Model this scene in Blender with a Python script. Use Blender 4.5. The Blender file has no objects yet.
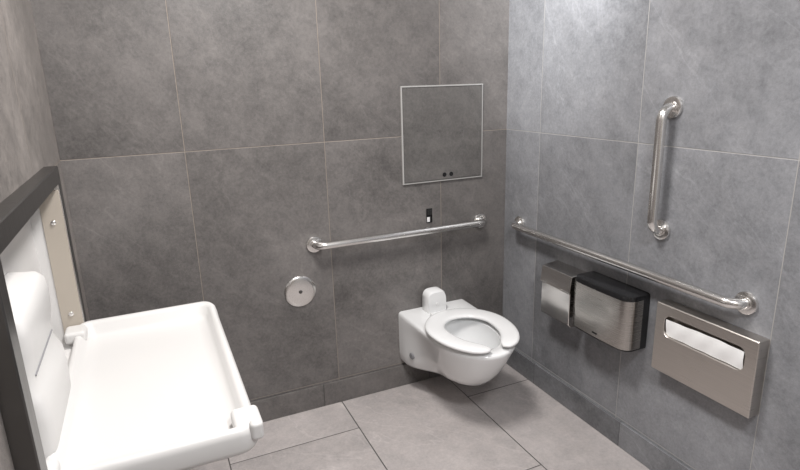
import bpy, bmesh, math
from mathutils import Vector, Matrix
S=bpy.context.scene
COL=S.collection
pi=math.pi
# ---------------------------------------------------------------- room constants
XL=-2.08; YF=-3.3; ZC=2.7; T=0.15
# ---------------------------------------------------------------- materials
def newmat(n):
    m=bpy.data.materials.new(n); m.use_nodes=True
    nt=m.node_tree; b=nt.nodes['Principled BSDF']
    return m,nt,b
def N(nt,t,**k):
    n=nt.nodes.new(t)
    for a,v in k.items(): setattr(n,a,v)
    return n
def M(nt,op,a,b=None,c=None,clamp=False):
    n=nt.nodes.new('ShaderNodeMath'); n.operation=op; n.use_clamp=clamp
    for i,v in enumerate((a,b,c)):
        if v is None: continue
        if isinstance(v,(int,float)): n.inputs[i].default_value=v
        else: nt.links.new(v,n.inputs[i])
    return n.outputs[0]
def mixc(nt,f,a,b,mode='MIX'):
    n=nt.nodes.new('ShaderNodeMix'); n.data_type='RGBA'; n.blend_type=mode
    for s,v in ((0,f),(6,a),(7,b)):
        if isinstance(v,(int,float)): n.inputs[s].default_value=v
        elif isinstance(v,tuple): n.inputs[s].default_value=(*v,1) if len(v)==3 else v
        else: nt.links.new(v,n.inputs[s])
    return n.outputs[2]
def stone(name,u,v,u0,du,v0,dv,base,grout,gw=0.004,brick=False,seed=0.0,rough=0.36,var=0.2,dark=0.55,light=1.55,rot=(0,-.75,0),scl=(.38,1,1)):
    m,nt,b=newmat(name); L=nt.links
    geo=N(nt,'ShaderNodeNewGeometry'); sep=N(nt,'ShaderNodeSeparateXYZ'); L.new(geo.outputs['Position'],sep.inputs[0])
    U=sep.outputs[u]; V=sep.outputs[v]
    tu=M(nt,'DIVIDE',M(nt,'SUBTRACT',U,u0),du); iu=M(nt,'FLOOR',tu); fu=M(nt,'SUBTRACT',tu,iu)
    tv=M(nt,'DIVIDE',M(nt,'SUBTRACT',V,v0),dv)
    if brick: tv=M(nt,'ADD',tv,M(nt,'MULTIPLY',M(nt,'FLOORED_MODULO',iu,2.0),0.5))
    iv=M(nt,'FLOOR',tv); fv=M(nt,'SUBTRACT',tv,iv)
    du_=M(nt,'MULTIPLY',M(nt,'MINIMUM',fu,M(nt,'SUBTRACT',1.0,fu)),du)
    dv_=M(nt,'MULTIPLY',M(nt,'MINIMUM',fv,M(nt,'SUBTRACT',1.0,fv)),dv)
    d=M(nt,'MINIMUM',du_,dv_)
    mr=N(nt,'ShaderNodeMapRange'); L.new(d,mr.inputs[0]); mr.inputs[1].default_value=gw*0.35; mr.inputs[2].default_value=gw*0.65
    mr.inputs[3].default_value=1; mr.inputs[4].default_value=0
    cmb=N(nt,'ShaderNodeCombineXYZ'); L.new(iu,cmb.inputs[0]); L.new(iv,cmb.inputs[1]); cmb.inputs[2].default_value=seed
    wn=N(nt,'ShaderNodeTexWhiteNoise',noise_dimensions='3D'); L.new(cmb.outputs[0],wn.inputs[0])
    sc=N(nt,'ShaderNodeVectorMath',operation='SCALE'); L.new(wn.outputs['Color'],sc.inputs[0]); sc.inputs['Scale'].default_value=17
    ad=N(nt,'ShaderNodeVectorMath',operation='ADD'); L.new(geo.outputs['Position'],ad.inputs[0]); L.new(sc.outputs[0],ad.inputs[1])
    P=ad.outputs[0]
    def noise(s,det,r,dist=0,vec=P):
        n=N(nt,'ShaderNodeTexNoise'); L.new(vec,n.inputs['Vector']); n.inputs['Scale'].default_value=s
        n.inputs['Detail'].default_value=det; n.inputs['Roughness'].default_value=r; n.inputs['Distortion'].default_value=dist
        return n.outputs['Fac']
    n1=noise(1.7,9,0.6,0.3)
    mp=N(nt,'ShaderNodeMapping'); mp.vector_type='TEXTURE'; L.new(P,mp.inputs[0]); mp.inputs['Rotation'].default_value=rot; mp.inputs['Scale'].default_value=scl
    n2=noise(1.5,12,0.70,0.6,mp.outputs[0]); n3=noise(80,6,0.8); n4=noise(15,9,0.76,0.4)
    t=M(nt,'ADD',M(nt,'MULTIPLY',n1,0.32),M(nt,'MULTIPLY',n2,0.18)); t=M(nt,'ADD',t,M(nt,'MULTIPLY',n4,0.24)); t=M(nt,'ADD',t,M(nt,'MULTIPLY',n3,0.26))
    r=N(nt,'ShaderNodeMapRange'); L.new(t,r.inputs[0]); r.inputs[1].default_value=0.39; r.inputs[2].default_value=0.61
    r.inputs[3].default_value=dark; r.inputs[4].default_value=light
    vn=noise(.8,5,0.55,0.5,mp.outputs[0]); vv=M(nt,'ABSOLUTE',M(nt,'SUBTRACT',vn,0.5))
    vm=N(nt,'ShaderNodeMapRange'); L.new(vv,vm.inputs[0]); vm.inputs[1].default_value=0; vm.inputs[2].default_value=0.006; vm.inputs[3].default_value=0.3; vm.inputs[4].default_value=0
    k=M(nt,'ADD',r.outputs[0],M(nt,'MULTIPLY',vm.outputs[0],n1))
    tone=M(nt,'ADD',M(nt,'MULTIPLY',wn.outputs['Value'],var),1-var/2)
    k=M(nt,'MULTIPLY',k,tone)
    vs=N(nt,'ShaderNodeVectorMath',operation='SCALE'); vs.inputs[0].default_value=base; L.new(k,vs.inputs['Scale'])
    warm=mixc(nt,n4,vs.outputs[0],mixc(nt,1.0,vs.outputs[0],(1.04,1.0,0.96),'MULTIPLY'))
    c=mixc(nt,mr.outputs[0],warm,grout)
    L.new(c,b.inputs['Base Color'])
    rr=N(nt,'ShaderNodeMapRange'); L.new(n4,rr.inputs[0]); rr.inputs[1].default_value=.3; rr.inputs[2].default_value=.7; rr.inputs[3].default_value=rough-.07; rr.inputs[4].default_value=rough+.1
    L.new(rr.outputs[0],b.inputs['Roughness'])
    h=M(nt,'SUBTRACT',M(nt,'ADD',M(nt,'MULTIPLY',n3,0.3),M(nt,'MULTIPLY',n2,0.8)),M(nt,'MULTIPLY',mr.outputs[0],0.8))
    bp=N(nt,'ShaderNodeBump'); bp.inputs['Strength'].default_value=0.55; bp.inputs['Distance'].default_value=0.004
    L.new(h,bp.inputs['Height']); L.new(bp.outputs[0],b.inputs['Normal'])
    return m
def plain(name,c,rough=0.4,metal=0.0,bump=0.0,bs=80,coat=0.0,rv=.05):
    m,nt,b=newmat(name); b.inputs['Base Color'].default_value=(*c,1); b.inputs['Roughness'].default_value=rough; b.inputs['Metallic'].default_value=metal
    if coat: b.inputs['Coat Weight'].default_value=coat; b.inputs['Coat Roughness'].default_value=.05
    tc=N(nt,'ShaderNodeTexCoord'); n=N(nt,'ShaderNodeTexNoise'); nt.links.new(tc.outputs['Object'],n.inputs['Vector']); n.inputs['Scale'].default_value=bs; n.inputs['Detail'].default_value=4
    mr=N(nt,'ShaderNodeMapRange'); nt.links.new(n.outputs['Fac'],mr.inputs[0]); mr.inputs[3].default_value=max(0.02,rough-rv); mr.inputs[4].default_value=rough+rv
    nt.links.new(mr.outputs[0],b.inputs['Roughness'])
    if bump:
        bp=N(nt,'ShaderNodeBump'); bp.inputs['Strength'].default_value=bump; bp.inputs['Distance'].default_value=.001
        nt.links.new(n.outputs['Fac'],bp.inputs['Height']); nt.links.new(bp.outputs[0],b.inputs['Normal'])
    return m
def brushed(name,c,rough,sc,amp=.1):
    m,nt,b=newmat(name); b.inputs['Metallic'].default_value=1
    tc=N(nt,'ShaderNodeTexCoord'); mp=N(nt,'ShaderNodeMapping'); nt.links.new(tc.outputs['Object'],mp.inputs[0]); mp.inputs['Scale'].default_value=sc
    n=N(nt,'ShaderNodeTexNoise'); nt.links.new(mp.outputs[0],n.inputs['Vector']); n.inputs['Scale'].default_value=1; n.inputs['Detail'].default_value=5
    mr=N(nt,'ShaderNodeMapRange'); nt.links.new(n.outputs['Fac'],mr.inputs[0]); mr.inputs[1].default_value=.3; mr.inputs[2].default_value=.7; mr.inputs[3].default_value=rough-.05; mr.inputs[4].default_value=rough+.06
    nt.links.new(mr.outputs[0],b.inputs['Roughness'])
    mr2=N(nt,'ShaderNodeMapRange'); nt.links.new(n.outputs['Fac'],mr2.inputs[0]); mr2.inputs[1].default_value=.3; mr2.inputs[2].default_value=.7; mr2.inputs[3].default_value=1-amp; mr2.inputs[4].default_value=1+amp*.6
    vs=N(nt,'ShaderNodeVectorMath',operation='SCALE'); vs.inputs[0].default_value=c; nt.links.new(mr2.outputs[0],vs.inputs['Scale']); nt.links.new(vs.outputs[0],b.inputs['Base Color'])
    return m
G=1.353
GROUT=(0.27,0.232,0.20)
m_back=stone('tile_back',0,2,-1.622,.61,G,1.22,(.132,.126,.124),GROUT,gw=.0032,seed=3.1)
m_right=stone('tile_right',1,2,-.283,.61,G,1.22,(.218,.226,.243),(.38,.37,.36),gw=.0035,seed=7.7,dark=.62,light=1.48,rot=(-.75,0,0),scl=(1,.38,1))  # same wall tile, lighter and cooler: the light on this wall put into colour
m_left=stone('tile_left',1,2,-.61,.61,G,1.22,(.20,.186,.178),GROUT,seed=1.3,rot=(.75,0,0),scl=(1,.38,1))
m_floor=stone('tile_floor',0,1,-1.617,.61,-.269,1.22,(.43,.405,.402),(.09,.085,.082),gw=.005,brick=True,seed=5,rough=.34,var=.10,dark=.72,light=1.26,rot=(0,0,.5),scl=(.4,1,1))
m_bb=stone('tile_base_back',0,2,-1.10,.61,-.5,1.5,(.118,.112,.11),(.04,.04,.04),gw=.003,seed=9)
m_br=stone('tile_base_right',1,2,-.32,.61,-.5,1.5,(.16,.166,.178),(.05,.05,.05),gw=.003,seed=11)
m_panel=stone('tile_panel',0,2,-5,9,-5,9,(.103,.100,.098),GROUT,seed=21,rough=.32)
m_paint=plain('ceiling_paint',(.75,.75,.74),.8,bump=.1)
m_wallp=plain('wall_paint',(.5,.5,.5),.8,bump=.1)
m_door=plain('door_laminate',(.28,.25,.22),.5)
m_steel=plain('satin_steel',(.80,.785,.765),.22,metal=1,bs=300,rv=.02)
m_sheet=brushed('brushed_sheet_steel',(.58,.545,.51),.32,(5,5,600),.08)
m_sheet2=brushed('polished_sheet_steel',(.68,.66,.64),.2,(5,5,500),.06)
m_dsteel=brushed('dark_frame_steel',(.165,.16,.155),.35,(8,400,8))
m_edge=brushed('bright_edge_steel',(.6,.58,.56),.25,(8,400,8))
m_black=plain('black_plastic',(.012,.012,.013),.16)
m_china=plain('vitreous_china',(.80,.805,.805),.07,coat=.6)
m_seat=plain('seat_plastic',(.81,.815,.815),.16)
m_poly=plain('white_polyethylene',(.62,.612,.60),.38,bump=.12,bs=400)
m_poly2=plain('white_liner_plastic',(.62,.61,.60),.4)
m_beige=plain('beige_bracket',(.42,.375,.32),.4)
m_paper=plain('tissue_paper',(.87,.87,.865),.9,bump=.3,bs=60)
m_dark=plain('dark_hole',(.01,.01,.01),.6)
m_trim=plain('panel_trim',(.55,.545,.53),.3,metal=.4)
m_white=plain('white_trim',(.8,.8,.8),.4)
m_grey=plain('grey_plastic',(.22,.22,.23),.4)
# ---------------------------------------------------------------- mesh helpers
def obj(name,bm,mat,parent=None,smooth=True,ang=35,wn=False):
    bmesh.ops.recalc_face_normals(bm,faces=bm.faces)
    me=bpy.data.meshes.new(name); bm.to_mesh(me); bm.free()
    if smooth:
        for p in me.polygons: p.use_smooth=True
        me.set_sharp_from_angle(angle=math.radians(ang))
    o=bpy.data.objects.new(name,me); COL.objects.link(o)
    me.materials.append(mat)
    if wn:
        w=o.modifiers.new('wn','WEIGHTED_NORMAL'); w.keep_sharp=True
    if parent: o.parent=parent
    return o
def empty(name,loc=(0,0,0)):
    e=bpy.data.objects.new(name,None); COL.objects.link(e); e.empty_display_size=.1; return e
def box(name,a,b,mat,parent=None,bev=0,seg=3,bm_in=None):
    bm=bmesh.new()
    bmesh.ops.create_cube(bm,size=1)
    a=Vector(a); b=Vector(b); c=(a+b)/2; s=b-a
    for v in bm.verts: v.co=Vector((v.co.x*abs(s.x),v.co.y*abs(s.y),v.co.z*abs(s.z)))+c
    if bev: bmesh.ops.bevel(bm,geom=bm.edges[:],offset=bev,segments=seg,profile=.5,affect='EDGES')
    return obj(name,bm,mat,parent,smooth=bool(bev),wn=bool(bev))
def boxes(name,lst,mat,parent=None):
    bm=bmesh.new()
    for a,b in lst:
        a=Vector(a); b=Vector(b); c=(a+b)/2; s=b-a
        r=bmesh.ops.create_cube(bm,size=1)
        for v in r['verts']: v.co=Vector((v.co.x*abs(s.x),v.co.y*abs(s.y),v.co.z*abs(s.z)))+c
    return obj(name,bm,mat,parent,smooth=False)
def loft(name,loops,mat,parent=None,cap0=True,cap1=True,closed=True,smooth=True,ang=35,wn=False):
    bm=bmesh.new(); R=[[bm.verts.new(p) for p in l] for l in loops]
    n=len(R[0])
    for i in range(len(R)-1):
        for j in range(n if closed else n-1):
            k=(j+1)%n
            bm.faces.new((R[i][j],R[i][k],R[i+1][k],R[i+1][j]))
    if cap0: bm.faces.new(R[0])
    if cap1: bm.faces.new(R[-1])
    return obj(name,bm,mat,parent,smooth,ang,wn)
def rrect(w,h,r,n=6):
    pts=[]
    for cx,cy,a0 in ((w/2-r,h/2-r,0),(-w/2+r,h/2-r,pi/2),(-w/2+r,-h/2+r,pi),(w/2-r,-h/2+r,1.5*pi)):
        for i in range(n+1):
            a=a0+pi/2*i/n; pts.append((cx+r*math.cos(a),cy+r*math.sin(a)))
    return pts
def tube(name,path,r,mat,parent=None,n=24):
    path=[Vector(p) for p in path]; loops=[]; 
    t=(path[1]-path[0]).normalized(); up=Vector((0,0,1)) if abs(t.z)<.9 else Vector((0,1,0))
    nrm=t.cross(up).normalized()
    for i,p in enumerate(path):
        if i==0: t=(path[1]-p).normalized()
        elif i==len(path)-1: t=(p-path[i-1]).normalized()
        else: t=((path[i+1]-p).normalized()+(p-path[i-1]).normalized()).normalized()
        nrm=(nrm-t*nrm.dot(t)).normalized(); bi=t.cross(nrm)
        loops.append([p+nrm*r*math.cos(2*pi*j/n)+bi*r*math.sin(2*pi*j/n) for j in range(n)])
    return loft(name,loops,mat,parent)
def disc(name,c,axis,prof,mat,parent=None,n=40):
    c=Vector(c); ax=Vector(axis).normalized(); a=ax.cross(Vector((0,0,1)))
    if a.length<.1: a=ax.cross(Vector((1,0,0)))
    a.normalize(); b=ax.cross(a)
    loops=[[c+ax*h+a*r*math.cos(2*pi*j/n)+b*r*math.sin(2*pi*j/n) for j in range(n)] for r,h in prof]
    return loft(name,loops,mat,parent)
def grab_bar(A,B,out,off=.057,r=.0185,rc=.045):
    e=empty('grab_bar')
    A=Vector(A);B=Vector(B);o=Vector(out); t=(B-A).normalized()
    path=[A+o*.004]
    for c,ss,rev in ((A,1,False),(B,-1,True)):
        arc=[]
        for i in range(11):
            a=pi/2*i/10
            arc.append(c+o*(off-rc)+t*ss*rc + (-t*ss*math.cos(a)+o*math.sin(a))*rc)
        path+= arc[::-1] if rev else arc
    path.append(B+o*.004)
    tube('bar',path,r,m_steel,e)
    for i,c in enumerate((A,B)):
        disc('flange_%d'%(i+1),c,out,[(.040,.0005),(.040,.007),(.0385,.011),(.034,.0125),(.022,.013)],m_steel,e)
        disc('collar_%d'%(i+1),c,out,[(.0225,.0125),(.0225,.017),(.0195,.018)],m_steel,e)
    return e
# ---------------------------------------------------------------- room shell
box('floor',(XL-T,YF-T,-.12),(T,T,0),m_floor)
box('ceiling',(XL-T,YF-T,ZC),(T,T,ZC+.12),m_paint)
box('wall_back',(XL-T,0,0),(T,T,ZC),m_back)
box('wall_right',(0,YF,0),(T,0,ZC),m_right)
box('wall_front',(XL-T,YF-T,0),(T,YF,ZC),m_wallp)
HY0,HY1,HZ0,HZ1=-1.355,-.435,.775,1.345
boxes('wall_left',[((XL-T,YF,0),(XL,HY0,ZC)),((XL-T,HY1,0),(XL,0,ZC)),((XL-T,HY0,0),(XL,HY1,HZ0)),((XL-T,HY0,HZ1),(XL,HY1,ZC))],m_left)
d=empty('door_1'); box('leaf',(-1.75,YF+.0005,.005),(-.8,YF+.03,2.1),m_door,d,.003); tube('lever',[(-.88,YF+.03,1.0),(-.88,YF+.07,1.0),(-.89,YF+.08,1.0),(-1.0,YF+.08,1.0)],.01,m_steel,d)
BH=.122
box('baseboard_back',(XL+.012,-.011,.0005),(-.0005,-.0005,BH),m_bb,None,.0015,2)
box('baseboard_right',(-.011,YF+.001,.0005),(-.0005,-.0115,BH),m_br,None,.0015,2)
box('baseboard_left',(XL+.0005,YF+.001,.0005),(XL+.011,-.012,BH),m_bb,None,.0015,2)
# ---------------------------------------------------------------- grab bars
grab_bar((-1.095,0,.872),(-.165,0,.872),(0,-1,0))
grab_bar((0,-.145,.865),(0,-1.41,.863),(-1,0,0))
grab_bar((0,-1.043,1.495),(0,-1.043,1.035),(-1,0,0))
# ---------------------------------------------------------------- access panel
e=empty('access_panel')
px0,px1,pz0,pz1=-.62,-.155,1.112,1.592
def rect_y(x0,x1,z0,z1,y): return [(x0,y,z0),(x1,y,z0),(x1,y,z1),(x0,y,z1)]
loft('frame',[rect_y(px0,px1,pz0,pz1,-.0005),rect_y(px0,px1,pz0,pz1,-.008),rect_y(px0+.002,px1-.002,pz0+.002,pz1-.002,-.010),rect_y(px0+.0065,px1-.0065,pz0+.0065,pz1-.0065,-.010),rect_y(px0+.0065,px1-.0065,pz0+.0065,pz1-.0065,-.001)],m_trim,e,cap0=False,cap1=False,smooth=False)
box('tiled_door',(px0+.0095,-.009,pz0+.0095),(px1-.0095,-.001,pz1-.0095),m_panel,e,.001,1)
for i,x in enumerate((-.385,-.345)):
    disc('lock_%d'%(i+1),(x,-.009,1.145),(0,-1,0),[(.011,.0),(.011,.002),(.008,.0025)],m_black,e,24)
# ---------------------------------------------------------------- round cover plate
e=empty('round_cover_plate')
disc('plate',(-1.18,-.0005,.646),(0,-1,0),[(.077,0),(.077,.003),(.074,.0055),(.06,.0075),(.02,.0085)],m_steel,e,64)
disc('screw',(-1.18,-.0085,.646),(0,-1,0),[(.009,0),(.009,.002),(.006,.0035)],m_dsteel,e,24)
# ---------------------------------------------------------------- flush sensor on wall
e=empty('flush_sensor')
box('plate',(-.49,-.006,.90),(-.456,-.0005,.975),m_black,e,.003)
box('window',(-.488,-.0085,.905),(-.472,-.006,.93),m_white,e,.001)
box('lens',(-.486,-.008,.94),(-.460,-.006,.97),m_dark,e,.001)
# ---------------------------------------------------------------- toilet
e=empty('wall_hung_toilet'); TX=-.464
def ring(B,W,F,z,dc=.36,nf=26,ns=12,nb=8,yo=.002):
    pts=[]
    def hw(dd):
        s=min(1,max(0,(dd-.05)/(dc-.10))); s=s*s*(3-2*s); return B+(W-B)*s
    for i in range(ns): dd=yo+(dc-yo)*i/ns; pts.append((-hw(dd),dd))
    for i in range(nf+1):
        a=-pi/2+pi*i/nf; pts.append((W*math.sin(a),dc+(F-dc)*abs(math.cos(a))**.92))
    for i in range(ns): dd=dc+(yo-dc)*(i+1)/ns; pts.append((hw(dd),dd))
    for i in range(1,nb): pts.append((hw(yo)*(1-2*i/nb),yo))
    k=.055*max(0,1-(z-.14)/.29)
    return [Vector((TX+x,-dd,z+k*min(1,dd/.42)**1.5)) for x,dd in pts]
spec=[(.155,.05,.42,.140),(.173,.075,.455,.142),(.188,.097,.485,.150),(.196,.113,.512,.165),(.20,.130,.545,.205),(.201,.152,.588,.265),(.201,.172,.622,.335),(.201,.186,.644,.385),(.201,.194,.654,.412),(.199,.195,.656,.427),(.193,.190,.651,.4335),(.185,.182,.643,.436)]
loops=[ring(*s) for s in spec]
ZR=.436
def egg(dc,back,front,w,z,ref):
    out=[]
    for p in ref:
        x=p.x-TX; dd=-p.y-dc; a=math.atan2(dd,x)
        ex=w*math.cos(a); f=front if math.sin(a)>0 else back
        out.append(Vector((TX+ex,-(dc+f*math.sin(a)),z)))
    return out
ref=loops[-1]
for w,bk,fr,z in ((.132,.165,.205,.4355),(.124,.157,.197,.430),(.126,.16,.20,.41),(.122,.155,.19,.37),(.10,.13,.15,.31),(.075,.09,.10,.26),(.04,.05,.06,.235)):
    loops.append(egg(.385,bk,fr,w,z,ref))
loft('bowl',loops,m_china,e,ang=60)
disc('water',(TX,-.385,.272),(0,0,1),[(.075,0),(.075,.0005)],plain('water',(.5,.55,.58),.03),e)
def seatloops():
    L=[]; K=72; gap=.19
    for i in range(K+1):
        t=i/K; a=pi/2+gap+(2*pi-2*gap)*t
        endd=min(t,1-t)*K
        sc=1.0
        if endd<6: sc=math.sqrt(max(0.0,1-((6-endd)/6)**2))*.98+.02
        ca,sa=math.cos(a),math.sin(a)
        fo=.288 if sa>0 else .228; fi=.205 if sa>0 else .12
        o=Vector((.210*ca,.388+fo*sa)); inn=Vector((.116*ca,.388+fi*sa))
        mid=(o+inn)/2; half=(o-inn)/2
        lp=[]
        for j in range(16):
            b=2*pi*j/16; cx=math.copysign(abs(math.cos(b))**.55,math.cos(b)); cz=math.copysign(abs(math.sin(b))**.75,math.sin(b))
            q=mid+half*cx*sc
            lp.append(Vector((TX+q.x,-q.y,ZR+.024+.0125*cz*(sc if sc>.3 else .3))))
        L.append(lp)
    return L
loft('seat',seatloops(),m_seat,e,ang=70)
for i,x in enumerate((-.07,.07)):
    box('hinge_%d'%(i+1),(TX+x-.018,-.195,ZR-.001),(TX+x+.018,-.145,ZR+.028),m_seat,e,.007)
for i,(x,y) in enumerate(((-.155,-.45),(.155,-.45),(-.14,-.28),(.14,-.28))):
    box('bumper_%d'%(i+1),(TX+x-.012,y-.015,ZR-.003),(TX+x+.012,y+.015,ZR+.0125),m_seat,e,.003)
hwid=.056; hh=.118
pl=[(-hwid,0)]+[(-hwid*math.copysign(abs(math.cos(a))**.6,math.cos(a)),.055+(hh-.055)*abs(math.sin(a))**.6) for a in [pi*i/16 for i in range(17)]]+[(hwid,0)]
def hl(y,s): return [Vector((TX-.018+x*s,y,ZR-.001+(z if s==1 else z*s))) for x,z in pl]
loft('flush_housing',[hl(-.03,.93),hl(-.035,1),hl(-.09,1),hl(-.10,.93)],m_china,e,ang=40)
disc('housing_lens',(TX-.018,-.1002,ZR+.045),(0,-1,0),[(.009,0),(.009,.002)],m_white,e,20)
for i,s in enumerate((-1,1)):
    disc('bolt_cover_%d'%(i+1),(TX+s*.180,-.13,.235),(s,-.25,0),[(.018,-.02),(.018,.011),(.013,.015)],m_grey,e,24)
# ---------------------------------------------------------------- sanitary disposal
e=empty('sanitary_disposal_bin')
y0,y1=-.665,-.455
def prof_loft(name,prof,ya,yb,mat,par,bev=.004):
    bm=bmesh.new(); A=[bm.verts.new((-d_,ya,z)) for d_,z in prof]; B=[bm.verts.new((-d_,yb,z)) for d_,z in prof]
    n=len(prof)
    for j in range(n): bm.faces.new((A[j],A[(j+1)%n],B[(j+1)%n],B[j]))
    bm.faces.new(A); bm.faces.new(B)
    bmesh.ops.recalc_face_normals(bm,faces=bm.faces)
    bmesh.ops.bevel(bm,geom=bm.edges[:],offset=bev,segments=3,profile=.5,affect='EDGES')
    return obj(name,bm,mat,par,wn=True)
prof_loft('body',[(.001,.485),(.08,.485),(.096,.50),(.096,.655),(.001,.655)],y0+.004,y1-.004,m_sheet2,e)
prof_loft('lid',[(.001,.657),(.100,.657),(.104,.66),(.092,.737),(.001,.747)],y0,y1,m_sheet2,e,.003)
box('lid_grip',(-.112,y0+.05,.657),(-.102,y1-.05,.664),m_sheet2,e,.002)
# ---------------------------------------------------------------- toilet paper dispenser
e=empty('toilet_paper_dispenser')
yc=-.855; w=.335; D=.12
def plan(w,D,r,z,back=.001,trim=0):
    pts=[(w/2,back)]
    for i in range(13):
        a=pi/2*i/12; pts.append((w/2-r+r*math.cos(a),D-r+r*math.sin(a)))
    for i in range(1,8): pts.append(((w/2-r)*(1-2*i/8),D+.004*math.sin(pi*i/8)))
    for i in range(13):
        a=pi/2+pi/2*i/12; pts.append((-w/2+r+r*math.cos(a),D-r+r*math.sin(a)))
    pts.append((-w/2,back))
    return [Vector((-y,yc+x,z)) for x,y in pts]
loft('black_body',[plan(w-.04,D-.03,.04,.518),plan(w-.01,D-.008,.045,.522),plan(w-.004,D-.003,.045,.531),plan(w-.004,D-.003,.045,.752),plan(w-.008,D-.006,.043,.760),plan(w-.03,D-.02,.035,.764)],m_black,e)
def skin(z,o): 
    p=plan(w+o,D+o/2,.046,z); p[0]=p[1].lerp(p[0],.5); p[-1]=p[-2].lerp(p[-1],.5); return p
m_cover=brushed('dark_cover_steel',(.45,.43,.405),.24,(5,5,500),.04)
loft('steel_cover',[skin(.532,-.004),skin(.532,0),skin(.742,0),skin(.742,-.004)],m_cover,e,cap0=False,cap1=False,closed=False)
box('lock',(-.1255,yc-.014,.546),(-.121,yc+.014,.553),m_black,e,.001)
# ---------------------------------------------------------------- seat cover dispenser
e=empty('toilet_seat_cover_dispenser')
cy,cz=-1.30,.6275; W,H=.405,.28
def rl(w,h,r,x,dy=0,dz=0): return [Vector((x,cy+dy+a,cz+dz+b)) for a,b in rrect(w,h,r)]
sl=(.325,.088,.026); dzs=.056
loft('housing',[rl(W,H,.004,-.001),rl(W,H,.004,-.050),rl(W-.006,H-.006,.003,-.053),rl(*sl,-.053,0,dzs),rl(sl[0]-.003,sl[1]-.003,.025,-.051,0,dzs),rl(sl[0]-.003,sl[1]-.003,.025,-.02,0,dzs)],m_sheet,e,ang=30,wn=True)
bm=bmesh.new(); nx,nz=40,10; g=[]
for i in range(nx+1):
    row=[]
    for j in range(nz+1):
        u=i/nx; v=j/nz
        y=cy-.156+.312*u; z=cz+dzs-.0405+(.070+.003*math.sin(u*5))*v
        x=-.043-.008*math.sin(v*pi*.6)*(1-.3*u)-.0015*math.sin(u*23+v*4)
        row.append(bm.verts.new((x,y,z)))
    g.append(row)
for i in range(nx):
    for j in range(nz): bm.faces.new((g[i][j],g[i+1][j],g[i+1][j+1],g[i][j+1]))
obj('paper_sheets',bm,m_paper,e)
# ---------------------------------------------------------------- baby changing station
e=empty('baby_changing_station')
FX=-2.04
fy0,fy1,fz0,fz1=-1.40,-.405,.735,1.378
iy0,iy1,iz0,iz1=-1.345,-.445,.785,1.325
def ry(y0,y1,z0,z1,x): return [Vector((x,y0,z0)),Vector((x,y1,z0)),Vector((x,y1,z1)),Vector((x,y0,z1))]
loft('frame',[ry(fy0,fy1,fz0,fz1,XL+.0005),ry(fy0,fy1,fz0,fz1,FX-.003),ry(fy0+.003,fy1-.003,fz0+.003,fz1-.003,FX),ry(iy0-.002,iy1+.002,iz0-.002,iz1+.002,FX),ry(iy0,iy1,iz0,iz1,FX-.003)],m_dsteel,e,cap0=False,cap1=False,smooth=False)
loft('frame_lip',[ry(iy0,iy1,iz0,iz1,FX-.003),ry(iy0,iy1,iz0,iz1,XL+.0005)],m_edge,e,cap0=False,cap1=False,smooth=False)
CX=-2.14
loft('recess_liner',[ry(iy0,iy1,iz0,iz1,XL+.0005),ry(iy0,iy1,iz0,iz1,CX)],m_poly2,e,cap0=False,smooth=False)
box('side_bracket',(-2.108,iy1-.004,iz0+.02),(-2.046,iy1-.0005,iz1-.02),m_beige,e,.001,1)
for i,z in enumerate((.88,1.2)):
    disc('screw_%d'%(i+1),(-2.077,iy1-.004,z),(0,-1,0),[(.008,0),(.008,.003),(.005,.005)],m_steel,e,20)
def pr(s,y):
    P=[(CX+.001,.80),(-2.052,.80),(-2.046,.83),(-2.044,.90),(-2.047,.945),(-2.056,.965),(-2.064,.985),(-2.064,1.02),(-2.056,1.06),(-2.053,1.11),(-2.058,1.145),(-2.075,1.16),(CX+.001,1.165)]
    cz_=.98
    return [Vector((CX+.001+(x-CX-.001)*s,y,cz_+(z-cz_)*(.85+.15*s))) for x,z in P]
loft('liner_dispenser',[pr(.72,-1.22),pr(.88,-1.214),pr(.97,-1.20),pr(1,-1.18),pr(1,-.89),pr(.97,-.87),pr(.88,-.856),pr(.72,-.85)],m_poly,e,ang=55)
box('dispenser_seam',(-2.0640,-1.17,1.0),(-2.0610,-.90,1.004),m_grey,e,.0005,1)
ty0,ty1,tx0,tx1=-1.325,-.435,-2.075,-1.610
def tl(ins,z,r,zup=0):
    w_=tx1-tx0-2*ins; h_=ty1-ty0-2*ins; out=[]
    n=8; base=rrect(w_,h_,max(.004,r),n)
    pts=[]
    for i,p in enumerate(base):
        q=base[(i+1)%len(base)]; pts.append(p)
        if (i+1)%(n+1)==0:
            for k in range(1,12): pts.append((p[0]+(q[0]-p[0])*k/12,p[1]+(q[1]-p[1])*k/12))
    for a,b in pts:
        x=(tx0+tx1)/2+a; y=(ty0+ty1)/2+b
        s=max(0,(abs(b)-(ty1-ty0)/2+.12)/.12); s=s*s*(3-2*s) if s<1 else 1
        if b<0: s*=.4
        out.append(Vector((x,y,z+zup*s)))
    return out
loft('tray',[tl(.05,.752,.05),tl(.02,.755,.05),tl(.006,.763,.05),tl(0,.777,.05),tl(0,.805,.05,.014),tl(.004,.816,.047,.02),tl(.011,.822,.042,.022),tl(.020,.822,.036,.022),tl(.028,.816,.032,.018),tl(.037,.800,.028,.006),tl(.048,.790,.024,.001),tl(.075,.786,.02)],m_poly,e,ang=60)
box('strap_anchor',(-1.668,-1.305,.79),(-1.600,-1.215,.830),m_poly,e,.013,5)
box('strap_post',(-1.635,-1.325,.79),(-1.603,-1.295,.838),m_poly,e,.011,5)
box('hinge_block_1',(-2.10,-.53,.80),(-2.035,-.45,.84),m_poly,e,.012,4)
box('hinge_block_2',(-2.10,-1.33,.80),(-2.035,-1.25,.84),m_poly,e,.012,4)
tube('hinge_rod',[(-2.065,-1.33,.79),(-2.065,-.45,.79)],.009,m_steel,e,16)
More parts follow.
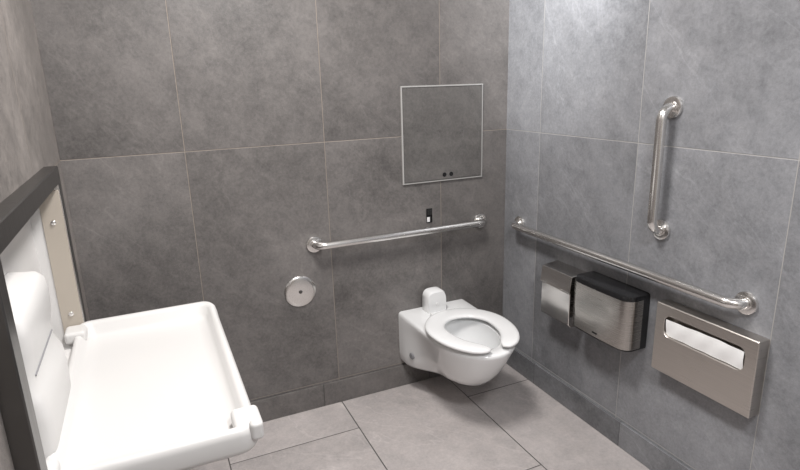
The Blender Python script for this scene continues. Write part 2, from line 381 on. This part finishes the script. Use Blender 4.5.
# ---------------------------------------------------------------- lights
def ceil_light(nm,x,y,sx,sy,power,col):
    ee=empty(nm)
    loft('trim',[ [Vector((x+a,y+b,ZC-.0005)) for a,b in rrect(sx+.05,sy+.05,.01)],[Vector((x+a,y+b,ZC-.012)) for a,b in rrect(sx+.05,sy+.05,.01)],[Vector((x+a,y+b,ZC-.012)) for a,b in rrect(sx+.01,sy+.01,.01)],[Vector((x+a,y+b,ZC-.002)) for a,b in rrect(sx+.01,sy+.01,.01)]],m_white,ee,cap0=False,cap1=False)
    ld=bpy.data.lights.new('lamp','AREA'); ld.shape='RECTANGLE'; ld.size=sx; ld.size_y=sy; ld.energy=power; ld.color=col
    lo=bpy.data.objects.new('lamp',ld); COL.objects.link(lo); lo.location=(x,y,ZC-.014); lo.parent=ee
    return lo
ceil_light('ceiling_light',-1.25,-1.0,.3,.5,47,(1,.965,.94))
ceil_light('ceiling_light',-1.15,-2.6,.3,.6,44,(.985,.985,1))
sd=bpy.data.lights.new('wall_washer','SPOT'); sd.energy=165; sd.spot_size=math.radians(72); sd.spot_blend=1; sd.shadow_soft_size=.08; sd.color=(.98,.99,1)
so=bpy.data.objects.new('wall_washer_downlight',sd); COL.objects.link(so); so.location=(-.8,-.8,2.66)
dirv=Vector((0,-.44,2.2))-so.location; so.rotation_euler=dirv.to_track_quat('-Z','Y').to_euler()
w=bpy.data.worlds.new('World'); S.world=w; w.use_nodes=True; w.node_tree.nodes['Background'].inputs[0].default_value=(.5,.5,.5,1); w.node_tree.nodes['Background'].inputs[1].default_value=.3
# ---------------------------------------------------------------- camera
Xc=Vector((1300,-190,562)).normalized(); Yc=Vector((-266,-145,562)); Yc=(Yc-Xc*Yc.dot(Xc)).normalized(); Zc=-(Xc.cross(Yc)); 
if Zc.y>0: Zc=-Zc
r=Vector((Xc.x,Yc.x,Zc.x)); u=-Vector((Xc.y,Yc.y,Zc.y)); bk=-Vector((Xc.z,Yc.z,Zc.z))
cd=bpy.data.cameras.new('camera'); cam=bpy.data.objects.new('camera',cd); COL.objects.link(cam)
mt=Matrix((r,u,bk)).transposed().to_4x4(); mt.translation=Vector((-1.775,-2.54,1.61)); cam.matrix_world=mt
cd.sensor_width=36; cd.lens=562/800*36; cd.clip_start=.02
S.camera=cam
S.view_settings.view_transform='Standard'
